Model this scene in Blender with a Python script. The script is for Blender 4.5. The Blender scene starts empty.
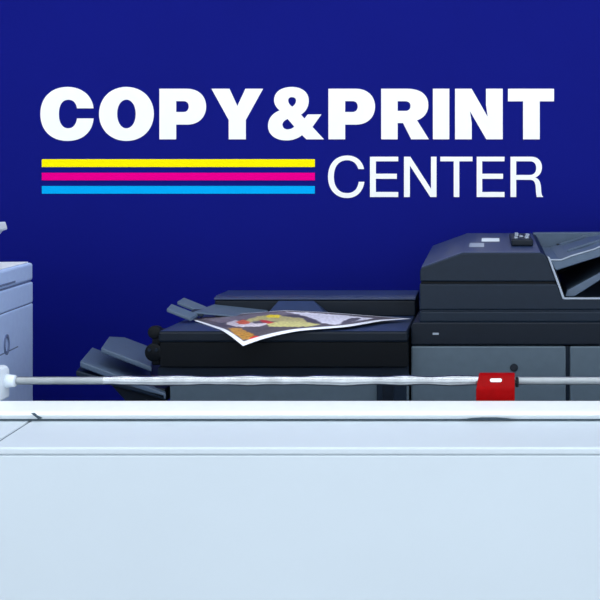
import bpy, bmesh, math, random
import numpy as np
from mathutils import Vector, noise
S = bpy.context.scene
C = S.collection
random.seed(4)

# ---------------------------------------------------------------- camera
F = 1100.0; CU = 490.0; CV = 178.0; EYE = 1.38      # focal length in px, vanishing point of depth lines, eye height
cam = bpy.data.cameras.new('camera'); co = bpy.data.objects.new('camera', cam); C.objects.link(co)
co.location = (0, 0, EYE); co.rotation_euler = (math.pi/2, 0, 0)
cam.sensor_width = 36; cam.lens = 36*F/600; cam.shift_x = (300-CU)/600; cam.shift_y = -(300-CV)/600
cam.clip_start = 0.05
S.camera = co

# ---------------------------------------------------------------- world, lights, exposure
w = bpy.data.worlds.new('world'); S.world = w; w.use_nodes = True
w.node_tree.nodes['Background'].inputs[0].default_value = (0.86, 0.93, 1.0, 1)
w.node_tree.nodes['Background'].inputs[1].default_value = 1.35
def area(name, loc, rot, sx, sy, power, col=(0.93, 0.97, 1.0)):
    l = bpy.data.lights.new(name, 'AREA'); l.shape = 'RECTANGLE'; l.size = sx; l.size_y = sy
    l.energy = power; l.color = col
    o = bpy.data.objects.new(name, l); C.objects.link(o); o.location = loc; o.rotation_euler = rot
    return o
area('ceiling_light', (-0.6, 0.9, 2.86), (0, 0, 0), 4.2, 0.5, 22)
area('ceiling_light', (-0.6, -0.9, 2.86), (0, 0, 0), 4.2, 0.5, 20)
area('ceiling_light', (-0.6, 2.2, 2.86), (0, 0, 0), 4.2, 0.4, 16)
S.view_settings.view_transform = 'Standard'; S.view_settings.look = 'None'
S.view_settings.gamma = 1; S.view_settings.exposure = 0.62
S.view_settings.use_curve_mapping = False

# ---------------------------------------------------------------- helpers
def P(u, v, D):
    return Vector(((u-CU)/F*D, D, EYE-(v-CV)/F*D))
def X(u, D): return (u-CU)/F*D
def Z(v, D): return EYE-(v-CV)/F*D
def lin(c):
    return tuple(((x/255)/12.92 if x/255 <= .04045 else ((x/255+.055)/1.055)**2.4) for x in c)
def mat(name, rgb, rough=.5, metal=0, spec=.5, var=.04, scale=60, bump=0.0, bscale=400):
    m = bpy.data.materials.new(name); m.use_nodes = True
    nt = m.node_tree; b = nt.nodes['Principled BSDF']; c = lin(rgb)
    tc = nt.nodes.new('ShaderNodeTexCoord'); n = nt.nodes.new('ShaderNodeTexNoise'); n.inputs['Scale'].default_value = scale
    nt.links.new(tc.outputs['Object'], n.inputs['Vector'])
    r = nt.nodes.new('ShaderNodeValToRGB')
    r.color_ramp.elements[0].position = .3; r.color_ramp.elements[1].position = .7
    r.color_ramp.elements[0].color = tuple(x*(1-var) for x in c)+(1,)
    r.color_ramp.elements[1].color = tuple(min(1, x*(1+var)) for x in c)+(1,)
    nt.links.new(n.outputs['Fac'], r.inputs['Fac']); nt.links.new(r.outputs['Color'], b.inputs['Base Color'])
    b.inputs['Roughness'].default_value = rough; b.inputs['Metallic'].default_value = metal
    b.inputs['Specular IOR Level'].default_value = spec
    if bump:
        n2 = nt.nodes.new('ShaderNodeTexNoise'); n2.inputs['Scale'].default_value = bscale
        nt.links.new(tc.outputs['Object'], n2.inputs['Vector'])
        bp = nt.nodes.new('ShaderNodeBump'); bp.inputs['Strength'].default_value = bump; bp.inputs['Distance'].default_value = .002
        nt.links.new(n2.outputs['Fac'], bp.inputs['Height']); nt.links.new(bp.outputs['Normal'], b.inputs['Normal'])
    return m
def obj(name, bm, m, parent=None, smooth=False):
    bmesh.ops.recalc_face_normals(bm, faces=bm.faces)
    me = bpy.data.meshes.new(name); bm.to_mesh(me); bm.free()
    me.materials.append(m)
    if smooth:
        for p in me.polygons: p.use_smooth = True
        me.set_sharp_from_angle(angle=math.radians(38))
    o = bpy.data.objects.new(name, me); C.objects.link(o)
    if parent:
        o.parent = parent
        o.matrix_parent_inverse = Matrix_inv(parent)
    return o
def Matrix_inv(p):
    from mathutils import Matrix
    # thing empties are unrotated and unscaled; part meshes already sit at the world origin
    return Matrix.Translation(-p.location) if p.type == 'EMPTY' else Matrix()
def thing(name, label, cat, loc, group=None):
    o = bpy.data.objects.new(name, None); C.objects.link(o); o.location = loc
    o['label'] = label; o['category'] = cat; o.empty_display_size = .1
    if group: o['group'] = group
    return o
def hexa(bm, a, b):
    """loft between two polygons (lists of Vectors of equal length)"""
    va = [bm.verts.new(p) for p in a]; vb = [bm.verts.new(p) for p in b]; n = len(a)
    bm.faces.new(va); bm.faces.new(vb)
    for i in range(n): bm.faces.new((va[i], va[(i+1) % n], vb[(i+1) % n], vb[i]))
    return bm
def box(bm, x0, x1, y0, y1, z0, z1):
    a = [Vector((x0, y0, z0)), Vector((x1, y0, z0)), Vector((x1, y0, z1)), Vector((x0, y0, z1))]
    return hexa(bm, a, [p+Vector((0, y1-y0, 0)) for p in a])
def bev(bm, w=.004, seg=2, ang=25):
    bmesh.ops.recalc_face_normals(bm, faces=bm.faces)
    es = [e for e in bm.edges if len(e.link_faces) == 2 and e.calc_face_angle(0) > math.radians(ang)]
    bmesh.ops.bevel(bm, geom=es, offset=w, segments=seg, affect='EDGES', profile=.5, clamp_overlap=True)
    return bm
def nb(): return bmesh.new()
def bx(x0, x1, y0, y1, z0, z1, w=.004): return bev(box(nb(), x0, x1, y0, y1, z0, z1), w)
def prism(px, D0, D1, w=.004, dz=0.0, dx=0.0):
    """profile given as seen at distance D0, extruded straight back to D1"""
    a = [P(u, v, D0) for u, v in px]
    return bev(hexa(nb(), a, [p+Vector((dx, D1-D0, dz)) for p in a]), w)
def slab(q, t, w=.003):
    """four top corners (Vectors), thickness t downwards"""
    k = np.linalg.lstsq(np.array([[p.x, p.y, 1] for p in q]), np.array([p.z for p in q]), rcond=None)[0]
    for p in q: p.z = float(k[0]*p.x+k[1]*p.y+k[2])      # keep the plate flat
    return bev(hexa(nb(), q, [p-Vector((0, 0, t)) for p in q]), w)
def cyl(bm, a, b, r, n=24, r2=None):
    a = Vector(a); b = Vector(b); d = (b-a).normalized()
    s = d.cross(Vector((0, 0, 1)));
    if s.length < .01: s = Vector((1, 0, 0))
    s.normalize(); t = d.cross(s); r2 = r if r2 is None else r2
    ra = [a+(s*math.cos(k*2*math.pi/n)+t*math.sin(k*2*math.pi/n))*r for k in range(n)]
    rb = [b+(s*math.cos(k*2*math.pi/n)+t*math.sin(k*2*math.pi/n))*r2 for k in range(n)]
    return hexa(bm, ra, rb)

# ---------------------------------------------------------------- materials
M = {}
M['wall'] = mat('blue_wall_paint', (11, 19, 115), .6, spec=.05, var=.03, scale=3, bump=.05, bscale=180)
M['floor'] = mat('grey_floor_vinyl', (150, 152, 155), .45, var=.06, scale=12)
M['ceil'] = mat('white_ceiling', (235, 237, 238), .8)
M['side'] = mat('pale_wall_paint', (190, 198, 212), .7)
M['white_sign'] = mat('white_acrylic', (246, 246, 245), .6, var=.003, spec=.2)
M['yellow'] = mat('yellow_acrylic', (255, 238, 0), .6, var=.005, spec=.03)
M['magenta'] = mat('magenta_acrylic', (236, 0, 134), .6, var=.005, spec=0)
M['cyan'] = mat('cyan_acrylic', (0, 168, 236), .6, var=.005, spec=.03)
M['dark'] = mat('charcoal_plastic', (20, 33, 48), .45, spec=.2, var=.06, bump=.06)
M['darker'] = mat('black_grey_plastic', (14, 24, 36), .45, spec=.2, bump=.06)
M['top'] = mat('charcoal_wall_reflection', (36, 52, 88), .35, spec=.35, var=.05)  # blue wall reflection put into the base colour
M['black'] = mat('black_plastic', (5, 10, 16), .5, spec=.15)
M['grey'] = mat('slate_grey_plastic', (80, 96, 109), .45, spec=.35, var=.04, bump=.06)
M['tray'] = mat('tray_grey_plastic', (76, 93, 114), .42, spec=.35, var=.05)
M['lt'] = mat('light_grey_plastic', (150, 162, 178), .35)
M['white'] = mat('white_plastic', (206, 216, 226), .35, var=.02)
M['lit_top'] = mat('lit_top_plastic', (246, 250, 252), .4, var=.01)  # lit top face painted as a brighter copy of the printer white
M['bounce_white'] = mat('bounce_tinted_plastic', (190, 214, 255), .45, var=.03)  # blue bounce light painted into the white base
M['seam'] = mat('grey_seam', (104, 120, 156), .6)
M['counter'] = mat('white_laminate', (196, 207, 215), .4, var=.01, scale=5, spec=.4)
M['rail'] = mat('white_lacquered_metal', (236, 241, 243), .35, var=.01)
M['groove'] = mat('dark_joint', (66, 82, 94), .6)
M['red'] = mat('red_plastic', (140, 0, 3), .4, var=.05, spec=.05)
M['sticker'] = mat('pale_sticker', (225, 235, 242), .5)
M['dull'] = mat('dull_steel', (150, 156, 160), .42, metal=1, var=.08, scale=30, bump=.3, bscale=60)
M['steel'] = mat('brushed_steel', (170, 175, 179), .16, metal=1, var=.2, scale=30, bump=1.0, bscale=24)

def tagstruct(o): o['kind'] = 'structure'; return o
WY = 3.15
tagstruct(obj('wall_back', box(nb(), -5, 4, WY, WY+.12, 0, 2.9), M['wall']))
tagstruct(obj('floor', box(nb(), -5, 4, -3, WY, -.1, 0), M['floor']))
tagstruct(obj('ceiling', box(nb(), -5, 4, -3, WY+.12, 2.9, 3.0), M['ceil']))
tagstruct(obj('wall_left', box(nb(), -5.12, -5, -3, WY+.12, 0, 2.9), M['side']))

# ---------------------------------------------------------------- wall sign
def bez(p0, p1, p2, p3, n=12):
    out = []
    for i in range(1, n+1):
        t = i/n; s = 1-t
        out.append((s**3*p0[0]+3*s*s*t*p1[0]+3*s*t*t*p2[0]+t**3*p3[0], s**3*p0[1]+3*s*s*t*p1[1]+3*s*t*t*p2[1]+t**3*p3[1]))
    return out
def path(txt):
    toks = txt.replace(',', ' ').split(); i = 0; loops = []; cur = None; cmd = None
    def pt():
        nonlocal i
        q = (float(toks[i]), float(toks[i+1])); i += 2; return q
    while i < len(toks):
        if toks[i] in 'MLC': cmd = toks[i]; i += 1
        if cmd == 'M': cur = [pt()]; loops.append(cur); cmd = 'L'
        elif cmd == 'L': cur.append(pt())
        elif cmd == 'C': a, b, c = pt(), pt(), pt(); cur += bez(cur[-1], a, b, c)
    for l in loops:
        if math.dist(l[0], l[-1]) < .02: l.pop()
    return loops
def ell(x0, y0, x1, y1, k=.58):
    cx, cy = (x0+x1)/2, (y0+y1)/2; a, b = (x1-x0)/2*k, (y1-y0)/2*k
    return f'M {x1} {cy} C {x1} {cy+b} {cx+a} {y1} {cx} {y1} {cx-a} {y1} {x0} {cy+b} {x0} {cy} {x0} {cy-b} {cx-a} {y0} {cx} {y0} {cx+a} {y0} {x1} {cy-b} {x1} {cy} '
def pP(dx):
    t = [(159.4,88.7),(187,88.7)],[(198.5,88.7),(206,96),(206,106.6),(206,117.2),(198.5,124.6),(187,124.6)],[(176.1,124.6),(176.1,139.3),(159.4,139.3)]
    s = 'M '+' '.join(f'{x+dx} {y}' for x, y in t[0])+' C '+' '.join(f'{x+dx} {y}' for x, y in t[1])+' L '+' '.join(f'{x+dx} {y}' for x, y in t[2])
    h = f' M {176.1+dx} 101.1 L {183.3+dx} 101.1 C {186.7+dx} 101.1 {188.7+dx} 103.2 {188.7+dx} 106.5 {188.7+dx} 109.8 {186.7+dx} 112 {183.3+dx} 112 L {176.1+dx} 112'
    return s+h
def tr(s, ox, oy, k):
    out = []; n = 0
    for t in s.split():
        if t in 'MLC': out.append(t)
        else:
            out.append(str(float(t)/k+(ox if n % 2 == 0 else oy))); n += 1
    return ' '.join(out)
amp = tr('M 465 445 L 333 445 300 413 C 270 438 230 453 182 453 100 453 45 410 45 345 45 288 78 250 132 228 C 105 205 90 180 90 150 90 90 145 52 222 52 300 52 350 90 350 155 350 200 330 235 292 260 L 318 288 343 258 445 258 378 352 '
         'M 225 128 C 245 128 255 140 255 155 255 172 245 188 226 200 207 188 196 170 196 152 196 138 206 128 225 128 '
         'M 192 292 L 242 350 C 228 363 210 370 192 370 168 370 153 355 153 335 153 315 170 302 192 292', 262, 80, 7.5)
bold = [('C', 'M 93.4 108.3 C 92 95.5 82 86.9 67.5 86.9 50.5 86.9 40.3 98 40.3 113.9 40.3 130 50.5 140.9 67.5 140.9 82.5 140.9 92.5 132 93.4 118.4 L 77 118.4 C 76 124.8 73 128.3 68 128.3 62 128.3 58.7 122.5 58.7 114 58.7 105.5 62 99.7 68 99.7 73 99.7 76 102.5 77 108.3'),
 ('O', ell(99, 86.9, 153.7, 140.9)+ell(117, 99.6, 135.7, 128.3)), ('P', pP(0)),
 ('Y', 'M 211.4 88.7 L 229.4 88.7 237.3 106 245.4 88.7 263 88.7 245.7 120 245.7 139.3 228.7 139.3 228.7 120'),
 ('ampersand', amp), ('P', pP(169)),
 ('R', 'M 381.2 88.7 L 407 88.7 C 420.5 88.7 428.3 94.5 428.3 105 428.3 112.5 424 118 417 120.3 L 428.9 139.3 411.2 139.3 403 123 397.6 123 397.6 139.3 381.2 139.3 M 397.6 101.2 L 405 101.2 C 408.6 101.2 410.5 103.2 410.5 106 410.5 109 408.6 110.9 405 110.9 L 397.6 110.9'),
 ('I', 'M 432.9 88.7 L 449.3 88.7 449.3 139.3 432.9 139.3'),
 ('N', 'M 455.1 88.7 L 471.6 88.7 487.7 116.7 486 105 486 88.7 502.7 88.7 502.7 139.3 486.3 139.3 470 111.3 471.7 122.7 471.7 139.3 455.1 139.3'),
 ('T', 'M 508 88.7 L 554 88.7 554 101.3 539.7 101.3 539.7 139.3 523.1 139.3 523.1 101.3 508 101.3')]
def pE(a, b, c, d): return f'M {a} 156.7 L {c} 156.7 {c} 161.3 {b} 161.3 {b} 173.7 {d} 173.7 {d} 178.8 {b} 178.8 {b} 192 {c} 192 {c} 197 {a} 197'
thin = [('C', 'M 364 169 C 362.3 160.5 356 155.5 347 155.5 335.5 155.5 328 164 328 176.8 328 189.5 335.5 198 347 198 356.5 198 363 192 364.3 181.8 L 358.8 181.8 C 357.5 189.5 353.5 193.1 347 193.1 338.5 193.1 333.8 186.5 333.8 176.8 333.8 167 338.5 160.2 347 160.2 353 160.2 356.8 163.5 358.2 169'),
 ('E', pE(370, 375.8, 398.2, 396.8)),
 ('N', 'M 404 156.7 L 410.3 156.7 431 188.8 431 156.7 436.5 156.7 436.5 197 430.3 197 409.8 165.5 409.8 197 404 197'),
 ('T', 'M 440.3 156.7 L 472.5 156.7 472.5 161.3 459.3 161.3 459.3 197 453.7 197 453.7 161.3 440.3 161.3'),
 ('E', pE(476.7, 482.2, 504.5, 503)),
 ('R', 'M 510.5 156.7 L 531 156.7 C 538 156.7 541.9 161 541.9 167.3 541.9 172.3 539.5 175.8 535.3 177.5 539 178.8 540.7 182 541 187.5 541.3 193 541.6 195.3 543 196.4 L 543 197 536.8 197 C 535.8 193.5 536 189.5 535.6 186 535 181.5 533.5 179.8 529.5 179.8 L 516.2 179.8 516.2 197 510.5 197 M 516.2 161.3 L 530 161.3 C 534 161.3 536.2 163.8 536.2 168 536.2 172.5 533.8 175 529.5 175 L 516.2 175')]
def letter(name, txt, m, parent, label, t=.002):
    D = WY-t
    cu = bpy.data.curves.new(name, 'CURVE'); cu.dimensions = '2D'; cu.fill_mode = 'BOTH'; cu.extrude = t/2
    for lp in path(txt):
        sp = cu.splines.new('POLY'); sp.points.add(len(lp)-1); sp.use_cyclic_u = True
        for k, (u, v) in enumerate(lp): sp.points[k].co = (X(u, D), Z(v, D), 0, 1)
    tmp = bpy.data.objects.new('tmp', cu); C.objects.link(tmp)
    me = bpy.data.meshes.new_from_object(tmp.evaluated_get(bpy.context.evaluated_depsgraph_get()))
    bpy.data.objects.remove(tmp)
    bm = nb(); bm.from_mesh(me)
    for vtx in bm.verts: x, z, e = vtx.co; vtx.co = (x, WY-t/2-e, z)
    bmesh.ops.remove_doubles(bm, verts=bm.verts, dist=1e-6)
    o = obj(name, bm, m, parent)
    if label: o['label'] = label
    return o
sg = thing('wall_sign', 'white COPY&PRINT CENTER lettering with yellow, magenta and cyan stripes on the blue wall', 'sign', P(300, 150, WY))
bpy.context.view_layer.update()
for nm, t in bold: letter('letter', t, M['white_sign'], sg, f'bold white {nm if len(nm)>1 else "capital "+nm}')
for nm, t in thin: letter('letter', t, M['white_sign'], sg, f'thin white capital {nm}')
for y0, y1, k in ((159.2, 167, 'yellow'), (172.8, 180.3, 'magenta'), (186, 193.7, 'cyan')):
    letter('stripe', f'M 41.8 {y0} L 314.8 {y0} 314.8 {y1} 41.8 {y1}', M[k], sg, f'{k} stripe')

# ---------------------------------------------------------------- dark copier on the right
D0 = 2.45; DB = 3.02
XR = X(760, D0)
cp = thing('photocopier', 'large charcoal photocopier with document feeder, right of the magazine sheet', 'copier', (X(600, D0), 2.74, 0))
def U(x): return x
# main cabinet
body = obj('cabinet', bx(X(411, D0), XR, D0, DB, .03, Z(346.5, D0), .004), M['grey'], cp)
for ua, ub in ((411.5, 565.5), (569.5, 756)):
    o = obj('door', bx(X(ua, D0), X(ub, D0), D0-.012, D0-.0005, .12, Z(345.5, D0), .003), M['grey'], cp)
obj('seam_strip', bx(X(565.5, D0), X(569.5, D0), D0-.004, D0-.0003, .12, Z(346, D0), .0005), M['dark'], cp)
obj('base_plinth', bx(X(414, D0), XR-.01, D0+.02, DB-.02, 0, .035, .002), M['black'], cp)
b = nb(); cyl(b, P(514, 367.5, D0-.0123), P(514, 367.5, D0-.016), .009, 20, .007); obj('latch', b, M['darker'], cp, True)
# dark neck above the doors
obj('neck_panel', prism([(411, 345), (411, 326), (413, 322.5), (770, 322.5), (770, 345)], D0-.012, DB, .003), M['darker'], cp)
b = bx(X(433, D0), X(439, D0), D0-.0135, D0-.0121, Z(334, D0), Z(332, D0), .0002); obj('badge', b, M['lt'], cp)
# scanner body
obj('scanner_unit', prism([(419.5, 322.5), (419.5, 311.2), (770, 311.2), (770, 322.5)], D0, DB-.02, .004), M['dark'], cp)
obj('scanner_gap', prism([(421.5, 311.2), (421.5, 310), (768, 310), (768, 311.2)], D0+.0015, DB-.03, .0003), M['dark'], cp)
# platen cover: low deck at right, shoulder at left under the feeder
obj('platen_cover', prism([(419.5, 310), (419.5, 284), (557.3, 284), (563.3, 299), (770, 299), (770, 310)], D0, DB-.02, .003), M['dark'], cp)
obj('feeder_gap', prism([(421, 284), (421, 281.6), (555, 281.6), (556, 284)], D0+.005, DB-.03, .0003), M['black'], cp)
# feeder housing
fp = [(420, 281.6), (419.8, 271), (421.5, 267.8), (463, 252.9), (540.5, 252.9), (544.5, 254.4), (547.5, 258.5), (556.4, 281.6)]
bm = nb()
a = [P(u, v, D0) for u, v in fp]; bk = [p+Vector((0, .5, .018)) for p in a]
fh = obj('feeder_housing', bev(hexa(bm, a, bk), .003), M['dark'], cp)
# top skin of the housing, with the wall's blue reflection painted in
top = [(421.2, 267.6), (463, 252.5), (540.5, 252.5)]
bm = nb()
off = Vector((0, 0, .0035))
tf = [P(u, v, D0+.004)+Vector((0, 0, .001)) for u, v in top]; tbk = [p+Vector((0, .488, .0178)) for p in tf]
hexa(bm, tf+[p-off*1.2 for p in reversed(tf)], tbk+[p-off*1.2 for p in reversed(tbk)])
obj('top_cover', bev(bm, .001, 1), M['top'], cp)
ztop = lambda D: Z(252.5, D0+.004)+.001+(D-D0)*.0357
def topbox(u0, u1, v0, v1, h, m, name, w=.001):
    # find distance on the top face for a picture row
    def dist(v):
        D = D0
        for _ in range(40): D = (EYE-ztop(D))*F/(v-CV)
        return D
    Da, Db = dist(v1), dist(v0)
    return obj(name, bev(hexa(nb(), [Vector((X(u0, Da), Da, ztop(Da)+.0002)), Vector((X(u1, Da), Da, ztop(Da)+.0002)), Vector((X(u1, Da), Da, ztop(Da)+h)), Vector((X(u0, Da), Da, ztop(Da)+h))],
          [Vector((X(u0, Da), Db, ztop(Db)+.0002)), Vector((X(u1, Da), Db, ztop(Db)+.0002)), Vector((X(u1, Da), Db, ztop(Db)+h)), Vector((X(u0, Da), Db, ztop(Db)+h))]), w), m, cp), Da, Db
o, _, _ = topbox(481.5, 499.5, 238.6, 241.6, .0012, M['sticker'], 'sticker', .0002); o['label'] = 'narrow white sticker'
o, _, _ = topbox(469, 484, 243.4, 247.2, .001, M['lt'], 'status_window', .0003)
# control cluster: raised block with little keys
kb = bx(X(511, 2.6), X(533, 2.6), 2.58, 2.86, 1.2195, 1.236, .004)
kb = obj('key_block', kb, M['darker'], cp)
for i, (u, d) in enumerate(((516, 2.63), (516.5, 2.74), (521, 2.69), (526.5, 2.63), (527, 2.70), (527.5, 2.77), (516.5, 2.82))):
    obj('key', bx(X(u-1.8, d), X(u+1.8, d), d-.02, d+.02, 1.2362, 1.2395, .001), M['lt'], kb)
# edge highlight painted as a light strip along the open end of the housing
bm = nb()
e0 = [(547.3, 256.5), (549.6, 257), (558.6, 281), (564.8, 298.6), (562.6, 298.9), (556.6, 282)]
hexa(bm, [P(u, v, D0-.002) for u, v in e0], [P(u, v, D0-.002)+Vector((0, .012, 0)) for u, v in e0])
obj('edge_highlight', bev(bm, .0008, 1), M['lt'], cp)
obj('deck_highlight', prism([(563.5, 299.4), (563.5, 297.8), (766, 297.8), (766, 299.4)], D0-.0015, D0+.01, .0005), M['lt'], cp)  # highlight on the deck edge painted as a light strip
# feed tray, rises to the right
ft = [(550, 260.8), (561, 261), (571.5, 256.8), (594, 250.2), (602, 246.8), (640, 240), (700, 237), (700, 245), (640, 248.5), (602, 256), (556, 270.5)]
a = [P(u, v, D0+.005) for u, v in ft]
bm = hexa(nb(), a, [p+Vector((0, .49, 0)) for p in a])
tr_ = obj('feed_tray', bev(bm, .002), M['tray'], cp)
hl_pts = [(550, 260.6), (561, 260.8), (571.5, 256.6), (594, 250), (602, 246.6), (640, 239.8), (700, 236.8)]
for i0, i1 in ((0, 7),):
    a = [P(u, v, D0+.004) for u, v in hl_pts[i0:i1]]
    a = a+[p+Vector((0, 0, .003)) for p in reversed(a)]
    obj('tray_highlight', bev(hexa(nb(), a, [p+Vector((0, .008, 0)) for p in a]), .0008, 1), M['lt'], tr_)  # highlight on the tray's front edge, painted as a light strip
# side guides on the feed tray
for d, h in ((2.60, .006), (2.86, .006)):
    q = [(572, 257), (602, 247), (640, 240.2), (690, 237.3)]
    a = [P(u, v, D0+.005)+Vector((0, d-D0, -.0005)) for u, v in q]
    a = a+[p+Vector((0, 0, h)) for p in reversed(a)]
    obj('paper_guide', bev(hexa(nb(), a, [p+Vector((0, .006, 0)) for p in a]), .001, 1), M['tray'], tr_)
# rear hinge rim of the feeder
obj('rear_rim', bev(hexa(nb(), [Vector((X(533, 2.96), 2.952, 1.16)), Vector((XR, 2.952, 1.16)), Vector((XR, 2.952, 1.236)), Vector((X(533, 2.96), 2.952, 1.233))],
    [Vector((X(533, 2.96), 2.99, 1.16)), Vector((XR, 2.99, 1.16)), Vector((XR, 2.99, 1.236)), Vector((X(533, 2.96), 2.99, 1.233))]), .002), M['tray'], cp)
# exit tray below it
q = [(565, 296.8), (567, 290.5), (600, 272.5), (640, 252), (700, 233), (700, 240), (642, 259), (601, 279.5), (574, 296.8)]
a = [P(u, v, D0+.03) for u, v in q]
obj('exit_tray', bev(hexa(nb(), a, [p+Vector((0, .38, 0)) for p in a]), .002), M['tray'], cp)
# dark throat between the trays: a black panel stands for its deep shade
obj('throat_shade', bx(X(558, 2.86), XR-.02, 2.90, 2.935, Z(298.7, D0), 1.205, .002), M['black'], cp)
obj('throat_roller_cover', prism([(557.3, 281), (553, 270), (551.5, 263), (553.5, 263), (560, 281), (564.6, 296.5), (562.5, 296.5)], D0+.012, 2.89, .0005), M['black'], cp)

# ---------------------------------------------------------------- dark finisher in the middle
DF = 2.40
ZT = Z(331.5, DF)                       # top plane
fin = thing('finishing_unit', 'low charcoal sheet finisher with side trays, joined left of the photocopier', 'finisher', (X(285, DF), 2.7, 0))
XL, XM = X(158, DF), X(407.6, DF)
obj('lower_cabinet', bx(X(165.5, DF), XM, DF+.03, 3.0, .03, Z(368, DF+.03), .004), M['grey'], fin)
obj('base_plinth', bx(X(170, DF), XM-.01, DF+.05, 2.97, 0, .035, .002), M['black'], fin)
obj('side_panel', bx(X(377, DF+.03), XM-.004, DF+.022, DF+.0297, .2, Z(371, DF+.02), .002), M['dark'], fin)
obj('vent_strip', bx(X(383, DF+.03), X(394, DF+.03), DF+.019, DF+.0218, .5, Z(374, DF+.02), .001), M['darker'], fin)
obj('skirt', bx(X(155, DF), XM, DF+.02, 2.99, Z(376, DF+.02), Z(367.2, DF+.02), .002), M['dark'], fin)
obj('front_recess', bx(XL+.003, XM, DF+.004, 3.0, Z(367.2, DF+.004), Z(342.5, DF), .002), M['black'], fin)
tc = obj('top_cover', bx(XL, XM, DF, 3.02, Z(342.5, DF), ZT, .005), M['darker'], fin)
obj('added_reflection_skin', bx(XL+.004, XM-.004, DF+.004, 2.995, ZT+.0001, ZT+.0005, .0001), M['top'], tc)  # thin added skin in the painted wall-reflection blue
# rear bar and ramp
DR = 2.66
xb0, xb1 = X(214.5, DR), X(414, DR)
zb = Z(297.5, DR)
xs, xe = xb0, XM
a = [Vector((xs, DR, ZT+.0003)), Vector((xs, DR, zb-.008)), Vector((xs, DR+.02, zb)), Vector((xs, 2.80, zb)), Vector((xs, 2.80, ZT+.0003))]
obj('rear_bar', bev(hexa(nb(), a, [p+Vector((xe-xs, 0, 0)) for p in a]), .003), M['darker'], fin)
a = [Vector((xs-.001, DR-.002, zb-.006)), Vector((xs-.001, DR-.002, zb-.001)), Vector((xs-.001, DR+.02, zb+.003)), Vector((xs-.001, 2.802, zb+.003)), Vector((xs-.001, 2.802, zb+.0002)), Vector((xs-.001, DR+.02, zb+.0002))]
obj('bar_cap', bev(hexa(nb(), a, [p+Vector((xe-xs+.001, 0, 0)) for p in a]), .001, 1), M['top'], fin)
r0 = [Vector((X(262, 2.6), 2.605, ZT+.0005)), Vector((X(330, 2.6), 2.605, ZT+.0005)), Vector((X(314, DR), DR-.0025, zb-.007)), Vector((X(279, DR), DR-.0025, zb-.007))]
r1 = [Vector((r0[0].x, DR-.0025, ZT+.0005)), Vector((r0[1].x, DR-.0025, ZT+.0005))]
bm = nb(); v = [bm.verts.new(p) for p in r0+r1]
for f in ((0, 1, 2, 3), (0, 4, 5, 1), (4, 3, 2, 5), (0, 3, 4), (1, 5, 2)): bm.faces.new([v[i] for i in f])
obj('ramp', bev(bm, .001, 1), M['top'], fin)
# hinge knuckles on the left end
kn = nb(); cyl(kn, (X(152.5, DF), DF+.01, Z(333, DF)), (X(152.5, DF), DF+.035, Z(334, DF)), .0145, 28); obj('hinge_knuckle', bev(kn, .003), M['black'], fin, True)
kn = nb(); cyl(kn, (X(153, DF), DF+.004, Z(353, DF)), (X(153, DF), DF+.05, Z(353, DF)), .0205, 28)
k2 = obj('hinge_knuckle', bev(kn, .004), M['black'], fin, True)
for du in (-3, 4):
    kn = nb(); cyl(kn, (X(152+du, DF), DF+.0045, Z(350, DF)), (X(152+du, DF), DF+.001, Z(350, DF)), .0035, 12); obj('screw', kn, M['dark'], k2, True)
obj('hinge_bracket', bx(X(150, DF), X(159, DF), DF+.012, DF+.08, Z(366.5, DF), Z(333, DF), .003), M['black'], fin)
# little twin-finger catcher on top, and its guide plate
def q4(*pts): return [P(u, v, D) for u, v, D in pts]
pg = obj('guide_plate', slab(q4((193, 313.5, 2.56), (258, 316, 2.57), (268, 312, 2.655), (214, 302.5, 2.655)), .004, .001), M['tray'], fin)
obj('stop_finger', slab(q4((166.5, 308.5, 2.53), (191, 318.3, 2.53), (198, 313.6, 2.56), (171.5, 303.6, 2.56)), .008, .002), M['tray'], pg)
obj('stop_finger', slab(q4((177, 301.5, 2.60), (203, 312, 2.60), (207, 306.6, 2.64), (184, 297.2, 2.64)), .008, .002), M['tray'], pg)
obj('stop_bridge', slab(q4((188, 312.5, 2.555), (203, 314.5, 2.56), (208, 307.5, 2.645), (199, 305.5, 2.64)), .006, .002), M['dark'], pg)
# fanned output trays at the left
obj('output_tray', slab(q4((101, 345.5, 2.44), (152, 368, 2.44), (152, 346.5, 2.66), (124, 335.8, 2.66), (109, 339, 2.60)), .012, .003), M['tray'], fin)
obj('output_tray', slab(q4((80, 360.5, 2.42), (166, 394, 2.42), (166, 375, 2.62), (112, 354, 2.62), (92, 348, 2.62)), .014, .003), M['tray'], fin)
obj('output_tray', slab(q4((76, 367, 2.42), (112, 386, 2.42), (165, 392, 2.42), (165, 384, 2.6), (110, 371, 2.6), (84, 361, 2.6)), .012, .003), M['dark'], fin)
a = [P(106, 380, 2.44), P(165.5, 389, 2.44), P(165.5, 402, 2.44), P(126, 402, 2.44)]
obj('tray_bracket', bev(hexa(nb(), a, [p+Vector((0, .5, 0)) for p in a]), .003), M['darker'], fin)

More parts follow.
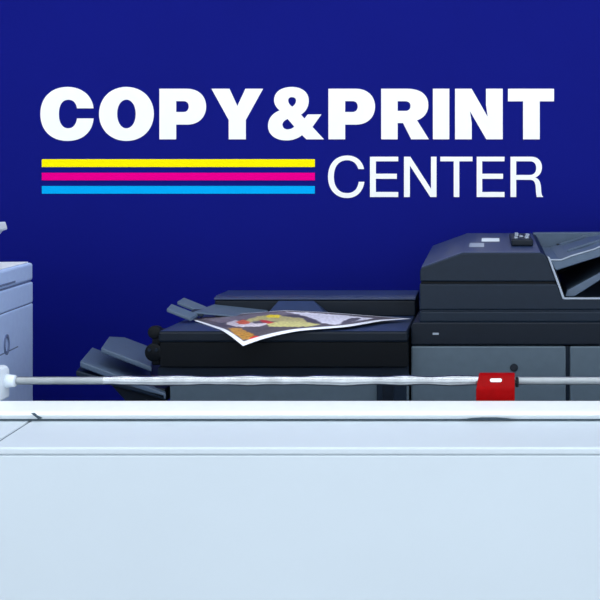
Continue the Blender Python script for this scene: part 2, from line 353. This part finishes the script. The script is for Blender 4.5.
# ---------------------------------------------------------------- printed sheet on the finisher
def lerp_poly(pts, t):
    L = [0]
    for p, q in zip(pts, pts[1:]): L.append(L[-1]+(q-p).length)
    s = t*L[-1]
    for i in range(len(pts)-1):
        if s <= L[i+1]+1e-9:
            f = (s-L[i])/(L[i+1]-L[i]); return pts[i].lerp(pts[i+1], f)
    return pts[-1].copy()
def crv(pts, n=60):
    # smooth resample
    ps = [lerp_poly(pts, i/n) for i in range(n+1)]
    for _ in range(14):
        ps = [ps[0]]+[(ps[i-1]+ps[i]*2+ps[i+1])/4 for i in range(1, n)]+[ps[-1]]
    return ps
AB = crv(q4((189, 318.7, 2.574), (207, 325, 2.50), (222, 330.3, 2.40), (232, 337, 2.365), (243, 346, 2.345)))
BC = crv(q4((243, 346, 2.345), (256, 341, 2.36), (270, 336.7, 2.38), (297, 330.8, 2.39), (320, 329, 2.40), (347, 327, 2.42), (363, 324.2, 2.46), (382, 320.7, 2.52), (403, 319.2, 2.55), (411, 318.8, 2.56)))
EC = crv(q4((285, 310.5, 2.60), (320, 312, 2.59), (350, 314.2, 2.58), (385, 317, 2.57), (411, 318.8, 2.56)))
AE = crv(q4((189, 318.7, 2.574), (212, 316.8, 2.58), (240, 314, 2.59), (265, 312, 2.60), (285, 310.5, 2.60)))
NU, NV = 110, 150       # s along A->B (and E->C), t along A->E (and B->C)
def coons(s, t):
    c0, c1, d0, d1 = lerp_poly(AB, s), lerp_poly(EC, s), lerp_poly(AE, t), lerp_poly(BC, t)
    A, B_, E, Cc = AB[0], AB[-1], AE[-1], BC[-1]
    return (c0*(1-t)+c1*t)+(d0*(1-s)+d1*s)-(A*(1-s)*(1-t)+B_*s*(1-t)+E*(1-s)*t+Cc*s*t)
def inpoly(u, v, pl):
    c = False; n = len(pl)
    for i in range(n):
        (x1, y1), (x2, y2) = pl[i], pl[i-1]
        if (y1 > v) != (y2 > v) and u < (x2-x1)*(v-y1)/(y2-y1)+x1: c = not c
    return c
PRINT = [  # shapes of the printed picture
 ([(200, 319), (226, 317), (262, 313.5), (284, 312), (300, 314), (240, 320), (222, 323)], (112, 104, 116)),
 ([(226, 322.5), (236, 320.5), (246, 322), (268, 323), (262, 326.5), (236, 327), (228, 325)], (205, 196, 205)),
 ([(236, 322), (244, 319.8), (252, 321), (248, 324), (239, 324.5)], (206, 96, 62)),
 ([(246, 320), (258, 316.5), (278, 314.6), (284, 316.5), (304, 318.5), (306, 323), (286, 323), (268, 321), (250, 322.5)], (190, 180, 120)),
 ([(265, 316.3), (270, 314.8), (280, 315.2), (279, 317.8), (268, 318)], (240, 214, 20)),
 ([(252, 322.2), (262, 320), (272, 321.4), (266, 323.4), (254, 323.8)], (96, 92, 104)),
 ([(259, 321), (265, 320), (274, 322.4), (268, 324)], (190, 48, 40)),
 ([(266, 324), (280, 322), (300, 321), (320, 324.6), (309, 326.6), (286, 327), (270, 326.8)], (196, 190, 124)),
 ([(227, 328), (240, 328), (248, 332), (258, 337.2), (250, 340), (243, 339.6), (234, 333.8)], (176, 128, 56)),
 ([(249, 339.4), (254, 335.8), (261, 336.4), (256, 339.6)], (206, 22, 26)),
 ([(286, 311.8), (312, 313), (345, 315.6), (374, 318.6), (362, 320.4), (350, 322.4), (337, 325), (322, 323.2), (316, 319.8), (302, 315.6)], (222, 220, 236)),
 ([(352, 318), (362, 318.4), (358, 320.6), (346, 323.6), (338, 325.4), (344, 321)], (84, 80, 92)),
]
bm = nb(); grid = []; cols = []
for i in range(NU+1):
    row = []
    for j in range(NV+1):
        s, t = i/NU, j/NV; p = coons(s, t); row.append(bm.verts.new(p))
        u = CU+p.x/p.y*F; v = CV+(EYE-p.z)/p.y*F
        u += noise.noise(Vector((u*.25, v*.6, 1)))*1.6; v += noise.noise(Vector((u*.25, v*.6, 7)))*.6
        c = (82, 76, 84)
        for pl, cc in PRINT:
            if inpoly(u, v, pl): c = cc
        k = 1+.22*noise.noise(Vector((u*.5, v*1.4, 3)))
        if c == (176, 128, 56): k = 1+.5*noise.noise(Vector((u*1.3, v*1.9, 3)))
        c = tuple(min(255, x*k) for x in c)
        if s > .955 or t < .022 or t > .985 or s < .012: c = (236, 240, 250)
        cols.append(lin(c)+(1,))
    grid.append(row)
for i in range(NU):
    for j in range(NV): bm.faces.new((grid[i][j], grid[i+1][j], grid[i+1][j+1], grid[i][j+1]))
bm.verts.index_update()
mp = bpy.data.materials.new('printed_paper'); mp.use_nodes = True
nt = mp.node_tree; at = nt.nodes.new('ShaderNodeVertexColor'); at.layer_name = 'print'
nt.links.new(at.outputs['Color'], nt.nodes['Principled BSDF'].inputs['Base Color'])
nt.nodes['Principled BSDF'].inputs['Roughness'].default_value = .35
me = bpy.data.meshes.new('printed_sheet'); bmesh.ops.recalc_face_normals(bm, faces=bm.faces); bm.to_mesh(me); bm.free()
ca = me.color_attributes.new('print', 'FLOAT_COLOR', 'POINT')
for k, c in enumerate(cols): ca.data[k].color = c
for p in me.polygons: p.use_smooth = True
me.materials.append(mp)
sh = bpy.data.objects.new('printed_sheet', me); C.objects.link(sh)
sm = sh.modifiers.new('thickness', 'SOLIDIFY'); sm.thickness = .0008; sm.offset = 0
sh['label'] = 'curled colour magazine sheet with white border lying on the charcoal finisher'; sh['category'] = 'printed sheet'

# ---------------------------------------------------------------- white machine at the left edge
wp = thing('office_printer', 'pale white office printer cut off by the left edge of the picture', 'printer', (X(33, 2.75)-.25, 2.5, 0))
B0 = P(33, 262.5, 2.75); dirn = Vector((.109, -1, 0)).normalized(); left = Vector((-1, -.109, 0)).normalized()
def wpt(a, l, z): q = B0+dirn*a+left*l; return Vector((q.x, q.y, z))
def wbox(a0, a1, l0, l1, z0, z1, w=.004):
    a = [wpt(a0, l0, z0), wpt(a1, l0, z0), wpt(a1, l1, z0), wpt(a0, l1, z0)]
    return bev(hexa(nb(), a, [Vector((p.x, p.y, z1)) for p in a]), w)
zt = B0.z; z2 = Z(280.5, 2.75); z3 = Z(302.5, 2.75)
obj('top_cover', wbox(0, .62, 0, .62, z2+.001, zt, .006), M['bounce_white'], wp)
obj('inner_gap', wbox(.004, .616, .004, .616, z2-.003, z2+.001, .0005), M['seam'], wp)
obj('upper_body', wbox(0, .62, 0, .62, z3+.0008, z2-.003, .003), M['bounce_white'], wp)
obj('inner_gap', wbox(.002, .618, .002, .618, z3-.0012, z3+.0008, .0003), M['seam'], wp)
lb = obj('lower_body', wbox(0, .62, 0, .62, .03, z3-.0012, .003), M['bounce_white'], wp)
obj('base_plinth', wbox(.03, .59, .03, .59, 0, .03, .002), M['black'], wp)
obj('lit_top_skin', wbox(.012, .608, .008, .61, zt+.0002, zt+.003, .001), M['lit_top'], wp)  # spread over the top to carry the painted lit white
obj('panel_seam', wbox(.12, .56, -.0012, -.0002, Z(347.9, 2.62), Z(346.7, 2.62), .0002), M['seam'], wp)
obj('access_panel', wbox(.12, .56, -.0011, -.0003, .5, Z(348, 2.62), .0003), M['bounce_white'], wp)
# oval grip ring on the side
bm = nb(); cc = wpt(.165, -.001, 0); zc = Z(342, cc.y); n = 28
ro = []
for k in range(n):
    an = k*2*math.pi/n
    for rr, dd in ((1.0, 0), (1.0, -.003), (.72, -.003), (.72, 0)):
        q = B0+dirn*(.205+math.cos(an)*.017*rr)+left*dd; ro.append(bm.verts.new(Vector((q.x, q.y, zc+math.sin(an)*.024*rr))))
for k in range(n):
    for s in range(4):
        bm.faces.new((ro[k*4+s], ro[k*4+(s+1) % 4], ro[((k+1) % n)*4+(s+1) % 4], ro[((k+1) % n)*4+s]))
obj('grip_ring', bm, M['seam'], lb, True)
# slot on the cover
obj('cover_slot', wbox(.14, .34, -.0012, -.0002, Z(283, 2.6), Z(281, 2.6), .0003), M['seam'], wp)
# raised panel arm whose tip shows above
tip = P(7, 226, 2.5); root = Vector((tip.x-.22, 2.5, zt+.004))
bm = nb(); d = Vector((.1, 0, .027)).normalized(); nrm = Vector((-d.z, 0, d.x))
a0 = tip-d*.15; a = []
for q, h in ((a0, .014), (tip-d*.018, .014), (tip-d*.012, .011), (tip, .011)): a.append(q+nrm*h)
for q, h in ((tip, .008), (tip-d*.012, .008), (tip-d*.018, .014), (a0, .014)): a.append(q-nrm*h)
arm = obj('panel_arm', bev(hexa(nb(), [p-Vector((0, .045, 0)) for p in a], [p+Vector((0, .001, 0)) for p in a]), .003), M['white'], wp)
bm = nb(); cyl(bm, Vector((a0.x+.016, 2.48, zt+.003)), Vector((a0.x+.016, 2.48, a0.z+.002)), .014, 20); obj('arm_post', bm, M['white'], wp, True)

# ---------------------------------------------------------------- white counter in front
CX0, CX1 = -2.2, 1.2
DRb, DRf = 1.95, 1.852                 # trimmer rail back and front
zc = Z(422.0, DRf); De = (EYE-zc)*F/(447.5-CV)
ct = thing('service_counter', 'long white laminate service counter across the foreground', 'counter', (-.5, 1.85, 0))
# seam runs back to front across the worktop
s0 = P(31, 420, (EYE-zc)*F/(420-CV)); s1 = P(-24, 455, (EYE-zc)*F/(455-CV))
sx = lambda y: s0.x+(s1.x-s0.x)*(y-s0.y)/(s1.y-s0.y)
yb, yf = 2.06, De
TH = .012
def top_slab(xa_b, xb_b, xa_f, xb_f):
    def zz(y): return zc if y < 1.9 else zc
    a = [Vector((xa_b, 2.0, zc)), Vector((xb_b, 2.0, zc)), Vector((xb_f, yf, zc)), Vector((xa_f, yf, zc))]
    return bev(hexa(nb(), a, [Vector((p.x, p.y, p.z-TH)) for p in a]), .0035, 3)
g = .0016
o = obj('worktop_panel', top_slab(sx(2.0)+g, CX1, sx(yf)+g, CX1), M['counter'], ct); o['label'] = 'long right panel of the white worktop'
o = obj('worktop_panel', top_slab(CX0, sx(2.0)-g, CX0, sx(yf)-g), M['counter'], ct); o['label'] = 'left panel of the white worktop'
obj('worktop_core', bx(CX0+.005, CX1-.005, yf+.006, 1.995, zc-TH-.03, zc-TH-.0005, .001), M['counter'], ct)
bm = nb(); hexa(bm, [Vector((sx(y)+k, y, zc-.0045)) for y, k in ((DRf+.002, -g), (DRf+.002, g), (yf+.004, g), (yf+.004, -g))], [Vector((sx(y)+k, y, zc-.0025)) for y, k in ((DRf+.002, -g), (DRf+.002, g), (yf+.004, g), (yf+.004, -g))])
obj('joint_strip', bm, M['groove'], ct)
fp_ = bx(CX0, CX1, yf+.0008, yf+.005, .1, zc-TH-.0002, .002); obj('front_panel', fp_, M['counter'], ct)
obj('carcass', bx(CX0+.01, CX1-.01, yf+.03, 1.99, .1, zc-TH-.03, .002), M['counter'], ct)
obj('toe_kick', bx(CX0+.03, CX1-.03, yf+.08, 1.95, 0, .1, .002), M['groove'], ct)

# ---------------------------------------------------------------- trimmer on the counter
tm = thing('paper_trimmer', 'wide rotary paper trimmer with steel guide rod and red cutting head on the white counter', 'trimmer', (-.5, 1.96, zc+.0005))
zr = Z(400.5, DRb)
TX0, TX1 = X(-90, 1.97), X(760, 1.97)
prof = [(DRf+.008, zc+.0035), (DRf, zr-.005), (DRf+.0015, zr-.0025), (DRf+.005, zr-.0008), (DRf+.012, zr), (DRb-.004, zr), (DRb, zr-.004), (DRb, zc+.0005), (DRf+.012, zc+.0005), (DRf+.012, zc+.0035)]
bm = nb(); hexa(bm, [Vector((CX0+.02, y, z)) for y, z in prof], [Vector((CX1-.02, y, z)) for y, z in prof])
obj('base_rail', bm, M['rail'], tm, True)
obj('shadow_joint', bx(CX0+.02, CX1-.02, DRf+.0085, DRf+.0118, zc+.0005, zc+.0034, .0001), M['groove'], tm)
obj('bed', bx(CX0+.02, CX1-.02, DRb+.0005, 1.992, zc+.0005, zc+.004, .001), M['rail'], tm)
# cutter's shade painted as a dark patch, and joint mark on the rail front
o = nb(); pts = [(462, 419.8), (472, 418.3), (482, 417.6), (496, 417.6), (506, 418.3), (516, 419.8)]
a = [P(u, v, DRf-.0012+.008*max(0,(v-413.5)/7)) for u, v in pts]; hexa(o, a, [p+Vector((0, .002, 0)) for p in a]); obj('cutter_shade', o, M['groove'], tm)
o = nb(); a = [P(u, v, DRf-.0012+.008*max(0,(v-413.5)/7)-.001) for u, v in [(31, 413.3), (34, 413), (42, 418.4), (38, 419)]]; hexa(o, a, [p+Vector((0, .002, 0)) for p in a]); obj('joint_mark', o, M['groove'], tm)
# guide rod
DO = 2.0; rz0 = Z(380.6, DO); rr = .0072
def tube(x0, x1, r, wob=0.0, n=24, step=.006):
    bm = nb(); k = int((x1-x0)/step); rings = []
    for i in range(k+1):
        x = x0+(x1-x0)*i/k; q = r*(1+wob*noise.noise(Vector((x*22, 3.3, 0))))
        dzz = wob*.0035*noise.noise(Vector((x*17, 0, 8)))
        rings.append([bm.verts.new((x, DO+q*math.cos(a*2*math.pi/n), rz0+dzz+q*math.sin(a*2*math.pi/n))) for a in range(n)])
    for i in range(k):
        for a in range(n): bm.faces.new((rings[i][a], rings[i][(a+1) % n], rings[i+1][(a+1) % n], rings[i+1][a]))
    bm.faces.new(rings[0]); bm.faces.new(rings[-1]); return bm
gr = obj('guide_rod', tube(X(2, DO), X(742, DO), rr, .02), M['dull'], tm, True)
o = obj('rod_sleeve', tube(X(104, DO), X(482, DO), rr*1.18, .3), M['steel'], gr, True); o['label'] = 'shiny uneven sleeve'
# end blocks
for ua, ub, s in ((-34, -3, 1), (738, 772, -1)):
    eb = prism([(ua, 402.6), (ua, 369), (ua+30 if s > 0 else ub-8, 369), (ub+2 if s > 0 else ub, 374), (ub+2, 402.6)], DO-.035, DO+.012, .005)
    e = obj('end_block', eb, M['white'], tm)
    k = nb(); x = X(ub+2 if s > 0 else ua, DO-.035); cyl(k, (x-.001*s, DO-.004, rz0), (x+.017*s, DO-.004, rz0), .0125, 28, .0105); obj('rod_collar', bev(k, .002), M['white'], e, True)
# red cutting head
h0, h1 = 1.958, 2.03
a = [Vector((0, h0, zc+.005)), Vector((0, h0, Z(389.5, h0))), Vector((0, h0+.002, Z(387.5, h0))), Vector((0, h0+.026, Z(375.4, h0+.026))), Vector((0, h0+.034, Z(372.6, h0+.034))), Vector((0, h1, Z(373.6, h1))), Vector((0, h1, zc+.005))]
xa, xb = X(476, h0), X(514.8, h0)
L = [p+Vector((xa, 0, 0)) for p in a]; R = [p+Vector((xb, 0, 0)) for p in a]
for k in (3, 4, 5): L[k].x += .006 if k > 3 else .0035; 
for k in (3, 4, 5): R[k].x += .001
hd = obj('cutting_head', bev(hexa(nb(), L, R), .0025), M['red'], tm)
q0 = Vector((0, h0+.026, Z(376.2, h0+.024)))
pm = a[2].lerp(a[3], .55); sl = (a[3]-a[2]).normalized(); nn = Vector((0, -sl.z, sl.y))
bm = nb(); ring = []
wx, hy = X(502, h0)-X(490, h0), .0062
cx = (X(502, h0)+X(490, h0))/2
for k in range(28):
    an = k*2*math.pi/28; sx_ = (wx/2-.0035)*(1 if math.cos(an) > 0 else -1)
    ring.append(Vector((cx+sx_+math.cos(an)*.0035, 0, 0))+Vector((0, pm.y, pm.z))+sl*math.sin(an)*.0042)
hexa(bm, [p+nn*.0004 for p in ring], [p+nn*.0016 for p in ring])
o = obj('label_plate', bm, M['sticker'], hd); o['label'] = 'small oval white plate'
obj('side_knob', (lambda k: bev(cyl(k, (xb+.0015, h0+.022, Z(384.5, h0)), (xb+.0075, h0+.022, Z(384.5, h0)), .009, 24), .0015))(nb()), M['black'], hd, True)
